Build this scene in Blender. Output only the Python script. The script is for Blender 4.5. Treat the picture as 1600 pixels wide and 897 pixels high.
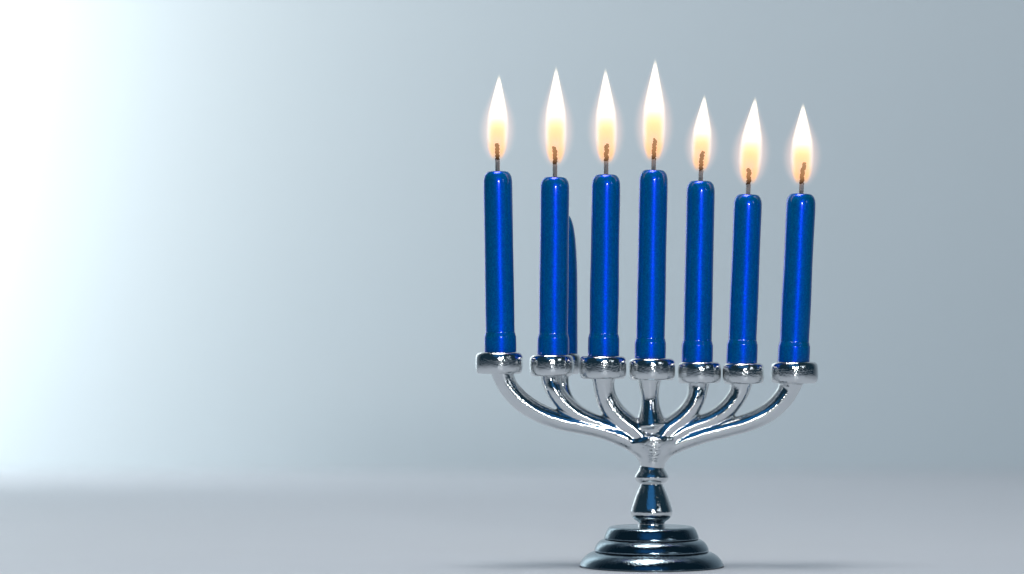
import bpy, bmesh, math, random
import numpy as np
from mathutils import Vector, Matrix
random.seed(7)
for o in list(bpy.data.objects): bpy.data.objects.remove(o)
S = bpy.context.scene
C = S.collection
R = math.radians

# ------------------------------------------------------------------ camera
U = 0.265e-3            # metres per photo pixel at the menorah (1600 px wide photo)
DIST = 4500 * U         # camera to menorah
CX = (800 - 1018) * U   # camera sits a little left of the stem
EYE = (885 - 525) * U   # eye height above the tabletop
cam_data = bpy.data.cameras.new('camera')
cam = bpy.data.objects.new('camera', cam_data); C.objects.link(cam)
cam.location = (CX, -DIST, EYE)
cam.rotation_euler = (R(90), 0, 0)
cam_data.sensor_width = 36
cam_data.lens = 36 * DIST / (1600 * U)
cam_data.shift_y = 76.5 / 1600
cam_data.clip_start = 0.05
cam_data.clip_end = 50
cam_data.dof.use_dof = True
cam_data.dof.focus_distance = DIST - 0.004
cam_data.dof.aperture_fstop = 5.0
S.camera = cam

# ------------------------------------------------------------------ world, lamps, exposure
world = bpy.data.worlds.new('World'); S.world = world; world.use_nodes = True
bg = world.node_tree.nodes['Background']
bg.inputs[0].default_value = (0.10, 0.27, 0.42, 1); bg.inputs[1].default_value = 0.12

def area(name, loc, target, sx, sy, power, color, spread=180):
    d = bpy.data.lights.new(name, 'AREA'); d.shape = 'RECTANGLE'; d.size = sx; d.size_y = sy
    d.energy = power; d.color = color; d.spread = R(spread)
    o = bpy.data.objects.new(name, d); C.objects.link(o); o.location = loc
    o.rotation_euler = (Vector(target) - Vector(loc)).to_track_quat('-Z', 'Y').to_euler()
    return o
area('key_softbox', (-0.10, -0.02, 1.35), (0.0, -0.12, 0.0), 0.60, 0.50, 12.0, (1.0, 0.975, 0.955))
area('backdrop_lamp', (-0.66, 0.66, 0.42), (-0.50, 0.86, 0.40), 0.17, 0.76, 2.6, (0.98, 0.975, 0.94), 140)
area('front_lamp', (0.16, -1.45, 0.37), (0.0, 0.0, 0.12), 0.20, 0.06, 4.8, (0.95, 0.98, 1.0))
area('added_blue_fill', (-0.1, -1.2, 1.0), (0.0, 0.0, 0.10), 1.2, 0.9, 1.0, (0.04, 0.36, 1.0))  # added unseen blue area light, gives the metal its navy reflections
area('kicker', (0.75, -0.80, 0.42), (0.0, 0.0, 0.05), 0.16, 0.16, 0.4, (0.85, 0.93, 1.0))

S.view_settings.view_transform = 'Standard'
try: S.view_settings.look = 'None'
except Exception: pass
S.view_settings.exposure = 0.0
S.view_settings.gamma = 1.0
S.view_settings.use_curve_mapping = False
S.render.engine = 'CYCLES'
cy = S.cycles
cy.use_denoising = True
cy.max_bounces = 10; cy.diffuse_bounces = 4; cy.glossy_bounces = 5
cy.transparent_max_bounces = 12; cy.volume_bounces = 0
cy.sample_clamp_indirect = 6.0
cy.caustics_reflective = False
cy.volume_max_steps = 256

# ------------------------------------------------------------------ helpers
def P(px, py, Y=0.0):
    """photo pixel at depth Y -> world point"""
    k = (DIST + Y) / DIST
    return Vector((CX + (px - 800) * U * k, Y, EYE + (525 - py) * U * k))

def tag(o, label=None, cat=None, group=None, kind=None):
    if label: o['label'] = label
    if cat: o['category'] = cat
    if group: o['group'] = group
    if kind: o['kind'] = kind
    return o

def obj(name, me, mat=None, parent=None):
    if isinstance(me, bmesh.types.BMesh):
        b = me; me = bpy.data.meshes.new(name); b.to_mesh(me); b.free()
    if mat is not None:
        me.materials.clear(); me.materials.append(mat)
    for p in me.polygons: p.use_smooth = True
    o = bpy.data.objects.new(name, me); C.objects.link(o)
    if parent is not None: o.parent = parent
    return o

def empty(name, loc):
    o = bpy.data.objects.new(name, None); C.objects.link(o); o.location = loc
    o.empty_display_size = 0.01
    return o

def catmull(pts, n):
    """smooth resample of a list of equal-length tuples"""
    pts = [np.array(p, float) for p in pts]
    q = [2 * pts[0] - pts[1]] + pts + [2 * pts[-1] - pts[-2]]
    out = []
    for i in range(1, len(q) - 2):
        for k in range(n):
            t = k / n
            a, b, c, d = q[i - 1], q[i], q[i + 1], q[i + 2]
            out.append(0.5 * ((2 * b) + (c - a) * t + (2 * a - 5 * b + 4 * c - d) * t * t + (3 * b - a - 3 * c + d) * t ** 3))
    out.append(pts[-1])
    return out

def lathe(profile, seg=96, closed_top=True, wob=None):
    """profile: list of (r, z) from bottom to top"""
    bm = bmesh.new(); rings = []
    for r, z in profile:
        if r < 1e-7:
            rings.append([bm.verts.new((0, 0, z))]); continue
        ring = []
        for k in range(seg):
            a = 2 * math.pi * k / seg
            rr = r * (1 + (wob(a, z) if wob else 0))
            ring.append(bm.verts.new((rr * math.cos(a), rr * math.sin(a), z)))
        rings.append(ring)
    for A, B in zip(rings[:-1], rings[1:]):
        if len(A) == 1 and len(B) == 1: continue
        for k in range(seg):
            k2 = (k + 1) % seg
            if len(A) == 1: bm.faces.new((A[0], B[k2], B[k]))
            elif len(B) == 1: bm.faces.new((A[k], A[k2], B[0]))
            else: bm.faces.new((A[k], A[k2], B[k2], B[k]))
    if len(rings[0]) > 1: bm.faces.new(list(reversed(rings[0])))
    if closed_top and len(rings[-1]) > 1: bm.faces.new(rings[-1])
    bmesh.ops.recalc_face_normals(bm, faces=bm.faces)
    return bm

# ------------------------------------------------------------------ materials
def new_mat(name):
    m = bpy.data.materials.new(name); m.use_nodes = True
    nt = m.node_tree; nt.nodes.clear()
    out = nt.nodes.new('ShaderNodeOutputMaterial')
    return m, nt, out
def N(nt, t, **kw):
    n = nt.nodes.new(t)
    for k, v in kw.items(): setattr(n, k, v)
    return n
def M(nt, op, a, b=None, clamp=False):
    n = nt.nodes.new('ShaderNodeMath'); n.operation = op; n.use_clamp = clamp
    for i, v in enumerate((a, b)):
        if v is None: continue
        if isinstance(v, (int, float)): n.inputs[i].default_value = v
        else: nt.links.new(v, n.inputs[i])
    return n.outputs[0]
def smooth(nt, x, lo, hi, a=0.0, b=1.0):
    n = nt.nodes.new('ShaderNodeMapRange'); n.interpolation_type = 'SMOOTHSTEP'
    nt.links.new(x, n.inputs[0])
    n.inputs[1].default_value = lo; n.inputs[2].default_value = hi
    n.inputs[3].default_value = a; n.inputs[4].default_value = b
    return n.outputs[0]
def noise(nt, scale, detail=3, rough=0.55, coord=None):
    n = nt.nodes.new('ShaderNodeTexNoise')
    n.inputs['Scale'].default_value = scale; n.inputs['Detail'].default_value = detail
    n.inputs['Roughness'].default_value = rough
    tc = coord or N(nt, 'ShaderNodeTexCoord').outputs['Object']
    nt.links.new(tc, n.inputs['Vector'])
    return n.outputs['Fac']

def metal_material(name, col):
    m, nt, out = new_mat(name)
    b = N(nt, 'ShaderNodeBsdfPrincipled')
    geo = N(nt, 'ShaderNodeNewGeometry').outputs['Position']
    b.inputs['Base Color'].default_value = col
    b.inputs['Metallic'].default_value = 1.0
    big = noise(nt, 160, 3, 0.6, geo)
    rr = smooth(nt, big, 0.3, 0.75, 0.05, 0.12)
    nt.links.new(rr, b.inputs['Roughness'])
    fine = noise(nt, 1400, 2, 0.6, geo)
    mid = noise(nt, 420, 2, 0.5, geo)
    h = M(nt, 'ADD', M(nt, 'MULTIPLY', fine, 1.3), M(nt, 'MULTIPLY', mid, 0.9))
    bp = N(nt, 'ShaderNodeBump'); bp.inputs['Strength'].default_value = 1.0
    bp.inputs['Distance'].default_value = 0.00007
    nt.links.new(h, bp.inputs['Height']); nt.links.new(bp.outputs[0], b.inputs['Normal'])
    nt.links.new(b.outputs[0], out.inputs[0])
    return m

def wax_material():
    """dyed wax with a pearly blue sheen"""
    m, nt, out = new_mat('blue_pearl_wax')
    geo = N(nt, 'ShaderNodeNewGeometry').outputs['Position']
    g = noise(nt, 1500, 2, 0.6, geo)
    bp = N(nt, 'ShaderNodeBump'); bp.inputs['Strength'].default_value = 0.7
    bp.inputs['Distance'].default_value = 0.00012
    nt.links.new(g, bp.inputs['Height'])
    b = N(nt, 'ShaderNodeBsdfPrincipled')
    mix = N(nt, 'ShaderNodeMix', data_type='RGBA')
    nt.links.new(smooth(nt, g, 0.35, 0.7), mix.inputs[0])
    mix.inputs[6].default_value = (0.0, 0.165, 0.46, 1)
    mix.inputs[7].default_value = (0.0, 0.28, 0.76, 1)
    nt.links.new(mix.outputs[2], b.inputs['Base Color'])
    b.inputs['Roughness'].default_value = 0.15
    b.inputs['Sheen Weight'].default_value = 0.25
    b.inputs['Sheen Roughness'].default_value = 0.25
    b.inputs['Sheen Tint'].default_value = (0.35, 0.8, 1.0, 1)
    b.inputs['Coat Weight'].default_value = 1.0
    b.inputs['Coat IOR'].default_value = 1.06
    b.inputs['Coat Tint'].default_value = (1, 0.92, 0.62, 1)
    b.inputs['Specular IOR Level'].default_value = 0.10
    b.inputs['Specular Tint'].default_value = (0.0, 0.15, 1.0, 1)
    bp2 = N(nt, 'ShaderNodeBump'); bp2.inputs['Strength'].default_value = 0.3
    bp2.inputs['Distance'].default_value = 0.0001
    nt.links.new(g, bp2.inputs['Height'])
    nt.links.new(bp2.outputs[0], b.inputs['Normal'])
    p = N(nt, 'ShaderNodeBsdfAnisotropic')
    p.inputs['Color'].default_value = (0.0, 0.012, 1.0, 1)
    p.inputs['Roughness'].default_value = 0.35
    nt.links.new(bp.outputs[0], p.inputs['Normal'])
    ms = N(nt, 'ShaderNodeMixShader'); ms.inputs[0].default_value = 0.40
    nt.links.new(b.outputs[0], ms.inputs[1]); nt.links.new(p.outputs[0], ms.inputs[2])
    sk = N(nt, 'ShaderNodeBsdfAnisotropic'); sk.inputs['Roughness'].default_value = 0.09
    fr = N(nt, 'ShaderNodeFresnel'); fr.inputs['IOR'].default_value = 1.45
    mk = N(nt, 'ShaderNodeMixShader'); nt.links.new(fr.outputs[0], mk.inputs[0])
    nt.links.new(ms.outputs[0], mk.inputs[1]); nt.links.new(sk.outputs[0], mk.inputs[2])
    nt.links.new(mk.outputs[0], out.inputs[0])
    return m

def flat_material(name, col, rough=0.8, spec=0.5, bump=None, coat=0):
    m, nt, out = new_mat(name)
    b = N(nt, 'ShaderNodeBsdfPrincipled')
    b.inputs['Roughness'].default_value = rough
    b.inputs['Specular IOR Level'].default_value = spec
    geo = N(nt, 'ShaderNodeNewGeometry').outputs['Position']
    sc, amt, dist, var = bump or (30, 0.1, 0.001, 0.04)
    n = noise(nt, sc, 4, 0.6, geo)
    mix = N(nt, 'ShaderNodeMix', data_type='RGBA')
    nt.links.new(n, mix.inputs[0])
    mix.inputs[6].default_value = tuple(c * (1 - var) for c in col) + (1,)
    mix.inputs[7].default_value = tuple(min(1, c * (1 + var)) for c in col) + (1,)
    nt.links.new(mix.outputs[2], b.inputs['Base Color'])
    bp = N(nt, 'ShaderNodeBump'); bp.inputs['Strength'].default_value = amt; bp.inputs['Distance'].default_value = dist
    nt.links.new(n, bp.inputs['Height']); nt.links.new(bp.outputs[0], b.inputs['Normal'])
    nt.links.new(b.outputs[0], out.inputs[0])
    return m

def flame_material():
    """glowing gas: bright outer mantle, darker amber core round the wick.
    Object space is scaled so that the flame's widest radius is 1 and its height is 1."""
    m, nt, out = new_mat('candle_flame_gas')
    tc = N(nt, 'ShaderNodeTexCoord').outputs['Object']
    sep = N(nt, 'ShaderNodeSeparateXYZ'); nt.links.new(tc, sep.inputs[0])
    x, y, z = sep.outputs
    bend = N(nt, 'ShaderNodeAttribute', attribute_type='OBJECT', attribute_name='bend').outputs['Fac']
    zc = M(nt, 'MAXIMUM', z, 0.0)
    x = M(nt, 'SUBTRACT', x, M(nt, 'MULTIPLY', bend, M(nt, 'POWER', zc, 1.7)))
    r = M(nt, 'SQRT', M(nt, 'ADD', M(nt, 'MULTIPLY', x, x), M(nt, 'MULTIPLY', y, y)))
    fc = N(nt, 'ShaderNodeFloatCurve')
    cv = fc.mapping.curves[0]
    pts = [(0.0, 0.42), (0.08, 0.66), (0.2, 0.9), (0.34, 1.0), (0.48, 0.93), (0.62, 0.72), (0.76, 0.46), (0.88, 0.24), (0.96, 0.11), (1.0, 0.05)]
    cv.points[0].location = pts[0]; cv.points[1].location = pts[-1]
    for p in pts[1:-1]: cv.points.new(*p)
    fc.mapping.update()
    nt.links.new(z, fc.inputs['Value'])
    Rz = fc.outputs[0]
    q = M(nt, 'DIVIDE', r, Rz)
    mantle = smooth(nt, q, 0.62, 1.12, 1, 0)
    foot = smooth(nt, z, -0.02, 0.30, 0.0, 1)
    tip = smooth(nt, z, 0.86, 1.0, 1, 0)
    # core: cooler zone in the lower half
    coreR = M(nt, 'MULTIPLY', Rz, 0.90)
    qc = M(nt, 'DIVIDE', r, coreR)
    ctop = smooth(nt, z, 0.24, 0.64, 1, 0)
    core = M(nt, 'MULTIPLY', smooth(nt, qc, 0.55, 1.05, 1, 0), ctop)
    hot = M(nt, 'MULTIPLY', M(nt, 'MULTIPLY', mantle, foot), M(nt, 'SUBTRACT', 1.0, core))
    hot = M(nt, 'MULTIPLY', hot, tip)
    thin = M(nt, 'ADD', 0.32, M(nt, 'MULTIPLY', smooth(nt, z, 0.35, 0.95, 0, 1), 1.8))
    hot = M(nt, 'MULTIPLY', hot, thin)
    footc = smooth(nt, z, 0.0, 0.10, 0, 1)
    amb = M(nt, 'MULTIPLY', M(nt, 'MULTIPLY', mantle, M(nt, 'MAXIMUM', core, smooth(nt, z, 0.1, 0.3, 1, 0))), footc)
    dark = M(nt, 'SUBTRACT', 1.0, M(nt, 'MULTIPLY', smooth(nt, q, 0.25, 0.8, 0.92, 0), smooth(nt, z, 0.2, 0.42, 1, 0)))
    amb = M(nt, 'MULTIPLY', amb, dark)
    bloom = M(nt, 'MULTIPLY', smooth(nt, q, 0.9, 1.9, 1, 0), smooth(nt, z, -0.05, 0.1, 0, 1))  # lens bloom imitated by faint emission outside the flame
    bloom = M(nt, 'MULTIPLY', bloom, smooth(nt, z, 0.8, 1.05, 1, 0))
    bloom = M(nt, 'MULTIPLY', bloom, smooth(nt, q, 0.7, 1.0, 0, 1))
    def em(col, fac, st):
        e = N(nt, 'ShaderNodeEmission'); e.inputs[0].default_value = col + (1,)
        nt.links.new(M(nt, 'MULTIPLY', fac, st), e.inputs[1]); return e.outputs[0]
    e1 = em((1.0, 0.84, 0.60), hot, 430.0)
    e2 = em((1.0, 0.49, 0.19), amb, 245.0)
    e3 = em((1.0, 0.52, 0.34), bloom, 34.0)
    ab = N(nt, 'ShaderNodeVolumeAbsorption'); ab.inputs['Color'].default_value = (0.8, 0.44, 0.1, 1)
    nt.links.new(M(nt, 'MULTIPLY', amb, 320.0), ab.inputs['Density'])
    def add(a, b):
        n = N(nt, 'ShaderNodeAddShader'); nt.links.new(a, n.inputs[0]); nt.links.new(b, n.inputs[1]); return n.outputs[0]
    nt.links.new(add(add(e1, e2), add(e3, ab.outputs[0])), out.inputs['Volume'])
    m.cycles.volume_step_rate = 0.25
    return m

METAL = metal_material('silver_plated_metal', (0.72, 0.735, 0.74, 1))
BASE_METAL = metal_material('silver_plate_painted_reflection', (0.22, 0.29, 0.335, 1))  # same silver, with dark navy reflections put into its base colour
WAX = wax_material()
FLAME = flame_material()
WICK = flat_material('waxed_cotton_wick', (0.40, 0.39, 0.39), 0.8, 0.3, (2500, 0.6, 0.0002, 0.35))
CHAR = flat_material('charred_wick', (0.012, 0.005, 0.003), 0.9, 0.2, (2500, 0.8, 0.0002, 0.6))
TABLE = flat_material('satin_grey_tabletop', (0.585, 0.63, 0.685), 0.52, 0.14, (14, 0.03, 0.001, 0.02))
WALL = flat_material('matt_blue_grey_wall', (0.65, 0.74, 0.785), 0.9, 0.2, (3, 0.05, 0.002, 0.015))

# ------------------------------------------------------------------ the setting
WALL_Y = 0.86
bm = bmesh.new()
vs = [bm.verts.new(v) for v in ((-3, -5, 0), (3, -5, 0), (3, WALL_Y, 0), (-3, WALL_Y, 0))]
bm.faces.new(vs)
t = obj('tabletop', bm, TABLE); tag(t, 'pale grey satin tabletop under the menorah', kind='structure')
bm = bmesh.new()
vs = [bm.verts.new(v) for v in ((-3, WALL_Y, -0.5), (3, WALL_Y, -0.5), (3, WALL_Y, 3), (-3, WALL_Y, 3))]
bm.faces.new(vs)
w = obj('wall', bm, WALL); tag(w, 'plain blue grey wall brightly lit at the left', kind='structure')

# ------------------------------------------------------------------ the menorah
menorah = empty('menorah', (0, 0, 0))
tag(menorah, 'silver menorah with curved arms on a round stepped base, holding the blue candles', 'menorah')

def px_profile(pts, n=6):
    return [(max(0.0, p[0]) * U, p[1] * U) for p in catmull(pts, n)]

# stepped base: three tiers
b3 = px_profile([(110.0, 0.2), (110.2, 1.6), (113.0, 2.2), (111.8, 5), (108.8, 10), (104, 15.5), (97.5, 20.2), (90, 23), (80, 24.2)], 6)
b3 = [(0, 0.3 * U)] + b3 + [(0, 24.2 * U)]
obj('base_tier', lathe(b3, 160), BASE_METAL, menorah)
b2 = px_profile([(85, 23.0), (88.6, 23.8), (89.4, 25.6), (88.6, 29), (86, 34), (82, 38.6), (76, 42.2), (68, 43.4)], 6)
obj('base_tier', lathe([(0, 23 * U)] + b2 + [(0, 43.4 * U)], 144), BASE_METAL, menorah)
b1 = px_profile([(70, 42.6), (73.2, 43.4), (73.8, 45.2), (72.8, 49), (70.5, 54.5), (67.5, 59.5), (64, 61.9), (58, 62.6), (30, 62.7)], 6)
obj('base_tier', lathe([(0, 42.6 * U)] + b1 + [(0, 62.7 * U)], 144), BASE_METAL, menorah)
# pear shaped stem and its collar
stem = px_profile([(22, 61.8), (21, 64), (20.5, 67), (21.5, 70), (26, 73), (30.5, 77.5), (32.6, 84), (31.8, 91), (28.5, 101), (24.5, 112), (20.5, 121), (17.8, 127), (17, 131)], 6)
so = obj('stem', lathe(stem, 96), METAL, menorah)
col = px_profile([(15, 127), (18.5, 129.5), (23.5, 133), (26.2, 137.5), (26.3, 141), (23.5, 146.5), (20, 152), (18.0, 157), (15, 159)], 6)
co = obj('collar', lathe(col, 96), METAL, menorah)

# candle cups: (centre x, top y, bottom y, half width, depth Y)
CUPS = [(780, 550, 584, 37, 0.0), (861.5, 554, 588, 34.5, 0.0015), (942, 556, 592, 37, -0.0015), (1018.5, 559.5, 594, 36.5, 0.0),
        (1092.5, 565, 599, 34.5, 0.0015), (1161.5, 567, 600, 32.5, 0.0), (1241, 565, 599, 37, -0.001), (880, 551.5, 585, 27.5, 0.020)]
for cx, ty, by, hw, Y in CUPS:
    h = by - ty
    pr = [(12, 0.2), (hw - 9, 0), (hw - 4, 1.0), (hw - 1.3, 4.5), (hw - 0.2, 10), (hw, h * 0.5), (hw - 0.3, h - 9), (hw - 1.6, h - 4), (hw - 4.5, h - 1.0), (hw - (8 if hw > 30 else 4.8), h - 0.2), (26.0 if hw > 34 else hw - (9.5 if hw > 30 else 5), h - 0.6)]
    rr = pr[-1][0]
    prof = px_profile(pr, 5) + [((rr - 0.8) * U, (h - 3) * U), ((rr - 1) * U, (h - 16) * U), (0, (h - 16) * U)]
    ph = random.random() * 6
    c = obj('candle_cup', lathe(prof, 96, wob=lambda a, z, ph=ph: 0.006 * math.sin(2 * a + ph) + 0.004 * math.sin(3 * a + 2 * ph)), METAL, menorah)
    c.location = P(cx, by, Y)

# arms: (x, y, half width, Y)
ARMS = [
 [(785, 582, 17, 0), (789, 594, 15, 0), (797, 608, 14.5, 0), (815, 627, 14.5, 0), (843, 645, 14, 0), (878, 658, 13.5, 0), (912, 665, 13, 0), (948, 674, 13, 0), (981, 687, 15, 0), (1004, 706, 16, 0), (1016, 728, 17, 0)],
 [(860, 586, 16, 0.0015), (861, 596, 14, 0.001), (868, 612, 13.5, 0), (884, 632, 13.5, 0), (908, 650, 13, 0), (937, 662, 12, 0), (968, 674, 12, 0), (995, 694, 14, 0), (1015, 722, 15, 0)],
 [(943, 590, 18, -0.0015), (943.5, 602, 15.5, -0.001), (947, 620, 15.5, 0), (957, 640, 16, 0), (974, 658, 16, 0), (994, 674, 16, 0), (1009, 692, 17, 0), (1018, 718, 18, 0)],
 [(1014.5, 592, 19, 0), (1014.5, 604, 15.5, 0), (1015.5, 622, 13, 0), (1016, 638, 15, 0), (1016.5, 650, 18.5, 0), (1017, 661, 22.5, 0), (1017.5, 666, 23, 0), (1018, 670, 17, 0), (1018.5, 685, 13, 0), (1019, 705, 13, 0), (1019, 726, 12, 0)],
 [(1091, 597, 18, 0.0015), (1090.5, 608, 15, 0.001), (1087, 624, 14, 0), (1077, 641, 14.5, 0), (1061, 657, 15, 0), (1043, 671, 16, 0), (1029, 689, 17, 0), (1020, 716, 18, 0)],
 [(1158, 598, 18, 0), (1156.5, 608, 15, 0), (1150, 622, 14, 0), (1135, 640, 14, 0), (1112, 655, 13, 0), (1083, 666, 13, 0), (1055, 680, 14, 0), (1035, 700, 15, 0), (1021, 724, 16, 0)],
 [(1236, 597, 19, -0.001), (1233, 606, 16, 0), (1223, 623, 15, 0), (1202, 643, 14.5, 0), (1170, 659, 14, 0), (1132, 670, 13.5, 0), (1094, 680, 13.5, 0), (1062, 692, 15, 0), (1038, 707, 16, 0), (1022, 729, 17, 0)],
 [(878, 583, 13, 0.020), (878, 594, 11, 0.0198), (881, 612, 10.5, 0.019), (892, 632, 10.5, 0.0165), (914, 650, 10.5, 0.0125), (942, 664, 10.5, 0.009), (974, 680, 11, 0.005), (1000, 702, 12, 0.002), (1017, 724, 13, 0)],
]
def sweep(bm, path, n=28, depth=None, e=1.72):
    """ridge-fronted section (soft diamond) swept along the path, ridge facing the viewer side"""
    pts = [P(p[0], p[1], p[3]) for p in path]; ws = [p[2] * U for p in path]
    rings = []
    for i, (p, wd) in enumerate(zip(pts, ws)):
        a = pts[max(0, i - 1)]; b = pts[min(len(pts) - 1, i + 1)]
        tan = (b - a).normalized()
        fr = Vector((0, -1, 0)); fr = (fr - tan * fr.dot(tan)).normalized()
        sd = tan.cross(fr)
        ring = []
        for k in range(n):
            th = 2 * math.pi * k / n
            c, s = math.cos(th), math.sin(th)
            rad = (abs(c) ** e + abs(s) ** e) ** (-1 / e)
            ring.append(bm.verts.new(p + fr * (c * rad * (wd * 0.98 if depth is None else min(wd, depth * U))) + sd * (s * rad * wd)))
        rings.append(ring)
    for A, B in zip(rings[:-1], rings[1:]):
        for k in range(n):
            bm.faces.new((A[k], A[(k + 1) % n], B[(k + 1) % n], B[k]))
    bm.faces.new(list(reversed(rings[0]))); bm.faces.new(rings[-1])
for a in ARMS: a[0] = (a[0][0] + 0.25 * (a[0][0] - a[1][0]), a[0][1] - 4, a[0][2], a[0][3])
paths = [catmull(a, 8) for a in ARMS]
merged_bm = bmesh.new()
for ai, pth in enumerate(paths): sweep(merged_bm, [(q[0], q[1], q[2] * (1.07 if ai != 7 else 1.0) * (1 - 0.30 * min(1, max(0, (q[1] - 682) / 22))), q[3]) for q in pth])
hub = catmull([(1018, 679, 12, 0), (1018, 683, 30, 0), (1018.5, 688, 46, 0), (1019, 694, 45, 0), (1019, 701, 38, 0), (1019.5, 710, 29, 0), (1019.5, 720, 21.5, 0), (1019.5, 732, 18.5, 0)], 6)
sweep(merged_bm, hub, depth=20.5, e=2.0)
bmesh.ops.recalc_face_normals(merged_bm, faces=merged_bm.faces)
tmp = obj('arms_union', merged_bm, METAL)
md = tmp.modifiers.new('r', 'REMESH'); md.mode = 'VOXEL'; md.voxel_size = 0.00042; md.use_smooth_shade = True
md = tmp.modifiers.new('s', 'SMOOTH'); md.factor = 0.5; md.iterations = 5
dg = bpy.context.evaluated_depsgraph_get(); dg.update()
ev = tmp.evaluated_get(dg)
um = bpy.data.meshes.new_from_object(ev)
nv = len(um.vertices)
co_ = np.empty(nv * 3); um.vertices.foreach_get('co', co_); co_ = co_.reshape(-1, 3)
no_ = np.empty(nv * 3); um.vertices.foreach_get('normal', no_); no_ = no_.reshape(-1, 3)
cen = np.array([tuple(p.center) for p in um.polygons])
faces = [tuple(p.vertices) for p in um.polygons]
best = np.full(len(cen), 1e9); owner = np.zeros(len(cen), int)
for ai, pth in enumerate(paths):
    pp = np.array([tuple(P(q[0], q[1], q[3])) for q in pth]); wd = np.array([q[2] * U for q in pth])
    for k in range(len(pp)):
        d = np.linalg.norm(cen - pp[k], axis=1) - wd[k]
        sel = d < best; best[sel] = d[sel]; owner[sel] = ai
trunk = (cen[:, 2] < P(0, 692).z) & (np.abs(cen[:, 0]) < 60 * U)
owner[trunk] = 99
for ai in list(range(len(ARMS))) + [99]:
    idx = np.nonzero(owner == ai)[0]
    if len(idx) == 0: continue
    used = sorted({v for i in idx for v in faces[i]})
    mp = {v: i for i, v in enumerate(used)}
    me = bpy.data.meshes.new('arm' if ai != 99 else 'trunk')
    me.from_pydata([tuple(co_[v]) for v in used], [], [tuple(mp[v] for v in faces[i]) for i in idx])
    me.update()
    o = obj('arm' if ai != 99 else 'trunk', me, METAL, menorah)
    me.normals_split_custom_set_from_vertices([tuple(no_[v]) for v in used])
bpy.data.objects.remove(tmp)

# ------------------------------------------------------------------ candles
def tube(bm, pts, rad, n=8):
    rings = []
    for i, p in enumerate(pts):
        a = pts[max(0, i - 1)]; b = pts[min(len(pts) - 1, i + 1)]
        tan = (b - a).normalized()
        ref = Vector((1, 0, 0)) if abs(tan.x) < 0.8 else Vector((0, 0, 1))
        u = tan.cross(ref).normalized(); v = tan.cross(u)
        r = rad[i] if isinstance(rad, list) else rad
        rings.append([bm.verts.new(p + u * (r * math.cos(2 * math.pi * k / n)) + v * (r * math.sin(2 * math.pi * k / n))) for k in range(n)])
    for A, B in zip(rings[:-1], rings[1:]):
        for k in range(n): bm.faces.new((A[k], A[(k + 1) % n], B[(k + 1) % n], B[k]))
    bm.faces.new(list(reversed(rings[0]))); bm.faces.new(rings[-1])

def wick_strands(z0, z1, curl=0.0, curl_from=0.0, fray=0.0, seed=0):
    """three strands twisted round a (possibly curling) centre line"""
    rnd = random.Random(seed)
    bm = bmesh.new(); n = max(12, int((z1 - z0) / (0.9 * U)))
    top_len = z1 - z0
    for s in range(3):
        pts = []; rads = []
        for i in range(n + 1):
            t_ = i / n; z = z0 + t_ * top_len
            ang = z / ((7.5 + 6 * fray) * U) * 2 * math.pi + s * 2 * math.pi / 3
            cc = curl * max(0.0, t_ - curl_from) ** 2 / max(1e-6, (1 - curl_from) ** 2) if curl else 0
            rr = (1.9 + 1.6 * fray + fray * rnd.uniform(-0.5, 0.9)) * U
            wob = fray * 0.9 * U * math.sin(z / (9 * U) + seed)
            pts.append(Vector((rr * math.cos(ang) + cc * U + wob, rr * math.sin(ang), z)))
            rads.append((1.75 + fray * rnd.uniform(-0.5, 0.5)) * U)
        tube(bm, pts, rads, 7)
    bmesh.ops.recalc_face_normals(bm, faces=bm.faces)
    return bm

def charred_wick(z0, z1, curl=0.0, seed=0):
    """crumbly beaded ember: one knotty string with loose strand loops"""
    rnd = random.Random(seed * 13 + 5)
    bm = bmesh.new(); L_ = z1 - z0; n = int(L_ / (0.45 * U))
    pts = []; rads = []
    pitch = rnd.uniform(4.6, 5.8) * U
    for i in range(n + 1):
        t_ = i / n; z = z0 + t_ * L_
        b_ = abs(math.sin(math.pi * z / pitch + seed))
        side = math.sin(math.pi * z / pitch * 1.0 + seed * 2)
        cc = curl * max(0.0, t_ - 0.4) ** 2 / 0.36
        pts.append(Vector(((cc + 1.0 * side + rnd.uniform(-.15, .15)) * U, 0.6 * side * U, z)))
        rads.append((1.5 + 1.9 * b_ ** 0.7 + rnd.uniform(-.15, .15)) * U * (1.0 if t_ < 0.93 else 0.7))
    tube(bm, pts, rads, 10)
    for s in (0, 1):
        pts = []
        for i in range(n + 1):
            t_ = i / n; z = z0 + t_ * L_ * (0.9 if s else 1.0)
            a_ = z / (pitch * 1.9) * 2 * math.pi + s * math.pi
            cc = curl * max(0.0, t_ - 0.4) ** 2 / 0.36
            pts.append(Vector((2.9 * U * math.cos(a_) + cc * U, 2.9 * U * math.sin(a_), z)))
        tube(bm, pts, 0.95 * U, 6)
    bmesh.ops.recalc_face_normals(bm, faces=bm.faces)
    return bm

# flame mesh: envelope a little wider than the flame itself, unit sized
env = [(0.0, -0.10), (0.7, -0.08), (1.35, 0.0), (1.75, 0.12), (2.0, 0.3), (1.95, 0.5), (1.6, 0.7), (1.1, 0.88), (0.6, 1.02), (0.0, 1.08)]
flame_bm = lathe([(max(0, p[0]), p[1]) for p in catmull(env, 3)], 32)
flame_me = bpy.data.meshes.new('flame'); flame_bm.to_mesh(flame_me); flame_bm.free()
flame_me.materials.append(FLAME)

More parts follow.
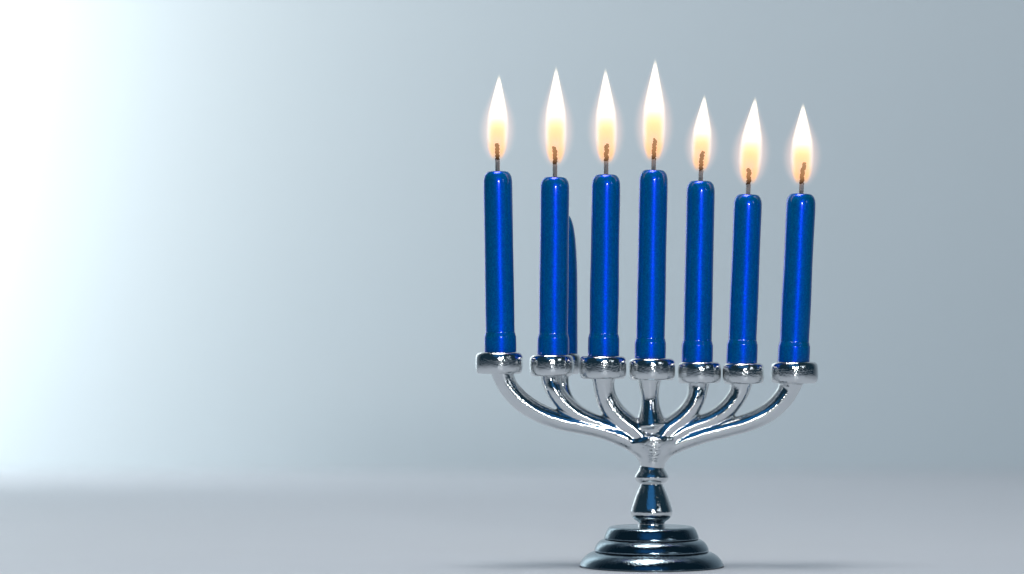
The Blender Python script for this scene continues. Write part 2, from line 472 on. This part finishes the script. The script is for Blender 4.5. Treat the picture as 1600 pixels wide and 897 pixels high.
# top centre x,y | bottom centre x,y | half width | wick top y, char start y, curl | flame: tip x,y, base x,y, half width | Y | label
CANDLES = [
 (777.5, 268, 782, 556, 22.8, 224, 250, 0, (780, 113, 776.5, 252, 17.5), 0.0, 'lit blue candle in the leftmost cup, standing apart from the rest and leaning slightly left'),
 (867, 277, 864, 560, 22.6, 229, 257, -2, (869, 100, 868, 260, 17.8), 0.0015, 'lit blue candle that stands in front of the unlit candle'),
 (947, 273, 943, 562, 22.4, 225, 252, 1, (946, 103, 947.5, 258, 17.8), -0.0015, 'lit blue candle just right of the unlit one and left of the centre candle'),
 (1021.3, 266, 1015.5, 565, 22.6, 217, 250, 2, (1024, 88, 1021, 254, 18.8), 0.0, 'tallest lit blue candle, in the central cup above the stem'),
 (1095, 283, 1089, 571, 22.3, 237, 267, 3, (1101, 145, 1094.5, 270, 16.6), 0.0015, 'lit blue candle with the smallest flame, first to the right of the centre candle'),
 (1169, 304, 1158.5, 572, 22.0, 263, 288, -1, (1180.5, 148, 1170, 290, 18.6), 0.0, 'lit blue candle second from the right, its flame bending right above a short wick'),
 (1252, 303, 1239.5, 571, 23.0, 254, 288, 5, (1255, 158, 1252.5, 290, 18.5), -0.001, 'lit blue candle in the rightmost cup, leaning right with a curled wick tip'),
]
for ci, (tx, ty, bx, by, hw, wy, cyy, curl, fl, Y, label) in enumerate(CANDLES):
    base = P(bx, by, Y); top = P(tx, ty, Y)
    axis = top - base; L = axis.length
    k = (DIST + Y) / DIST
    root = empty('candle', base)
    root.rotation_euler = axis.to_track_quat('Z', 'Y').to_euler()
    root.rotation_euler = (0, math.atan2(axis.x, axis.z), 0)
    tag(root, label, 'candle', 'lit blue candles in the silver menorah')
    u = U * k; Lp = L / u
    foot_h = 30 + (ci % 3) * 2
    fw = hw + 2.2
    pr = [(fw - 1.5, 0), (fw - 0.2, 4), (fw + 0.1, 12), (fw, foot_h - 2), (fw - 0.7, foot_h + 2.0), (hw + 0.6, foot_h + 6), (hw, foot_h + 12), (hw + 0.35, Lp * 0.35), (hw - 0.1, Lp * 0.6), (hw + 0.1, Lp * 0.85),
          (hw, Lp - 20), (hw - 0.5, Lp - 12), (hw - 2.2, Lp - 6), (hw - 5.0, Lp - 2.0), (hw - 7.5, Lp - 0.3), (hw - 9.5, Lp - 0.1), (hw - 12, Lp - 1.2), (4, Lp - 2.2)]
    prof = [(p[0] * u, p[1] * u) for p in catmull(pr, 6)]
    prof = [(0, 0)] + prof + [(0, prof[-1][1])]
    ph = ci * 1.7
    obj('wax_body', lathe(prof, 72, wob=lambda a, z, ph=ph: 0.004 * math.sin(2 * a + ph) + 0.004 * math.sin(z * 160 + 2 * a + ph)), WAX, root)
    # wick, upright
    zw0 = L - 4 * u
    zc0 = L + (ty - cyy) * u; zw1 = L + (ty - wy) * u
    wk = obj('wick', wick_strands(zw0, zc0 + 1 * u, 0, 0, 0.08, ci), WICK, root)
    obj('charred_tip', charred_wick(zc0, zw1, curl * 0.8, ci + 20), CHAR, wk)
    tipx, tipy, fx, fy, fr = fl
    fb = P(fx, fy, Y); ft = P(tipx, tipy, Y)
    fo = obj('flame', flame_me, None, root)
    Hh = (ft - fb).length; rw = fr * u
    Minv = root.matrix_basis.inverted()
    lean = math.atan2((ft - fb).x, (ft - fb).z)
    fo['bend'] = float(0.25 * math.copysign(min(1, abs(tipx - fx) / 8), tipx - fx)) if abs(tipx - fx) > 1 else 0.0
    off = fo['bend'] * rw
    lean = math.atan2((ft - fb).x - off, (ft - fb).z)
    W = Matrix.Translation(fb) @ Matrix.Rotation(lean, 4, 'Y') @ Matrix.Diagonal((rw, rw, Hh, 1))
    fo.matrix_basis = Minv @ W

# the unlit, burnt-down candle behind
Y = 0.020; k = (DIST + Y) / DIST; u = U * k
base = P(880.5, 560, Y); root = empty('candle', base)
tag(root, 'shorter unlit blue candle with a rounded pointed top, half hidden behind its lit neighbour', 'candle')
pr = [(21, 0), (22, 6), (22, 40), (21.8, 100), (21.5, 135), (20.3, 165), (18.2, 190), (15.2, 208), (11, 220), (5.5, 226), (1.5, 227)]
prof = [(p[0] * u, p[1] * u) for p in catmull(pr, 6)]
obj('wax_body', lathe([(0, 0)] + prof + [(0, prof[-1][1])], 72), WAX, root)
obj('wick', wick_strands(222 * u, 240 * u, -3, 0.2, 0.3, 77), CHAR, root)
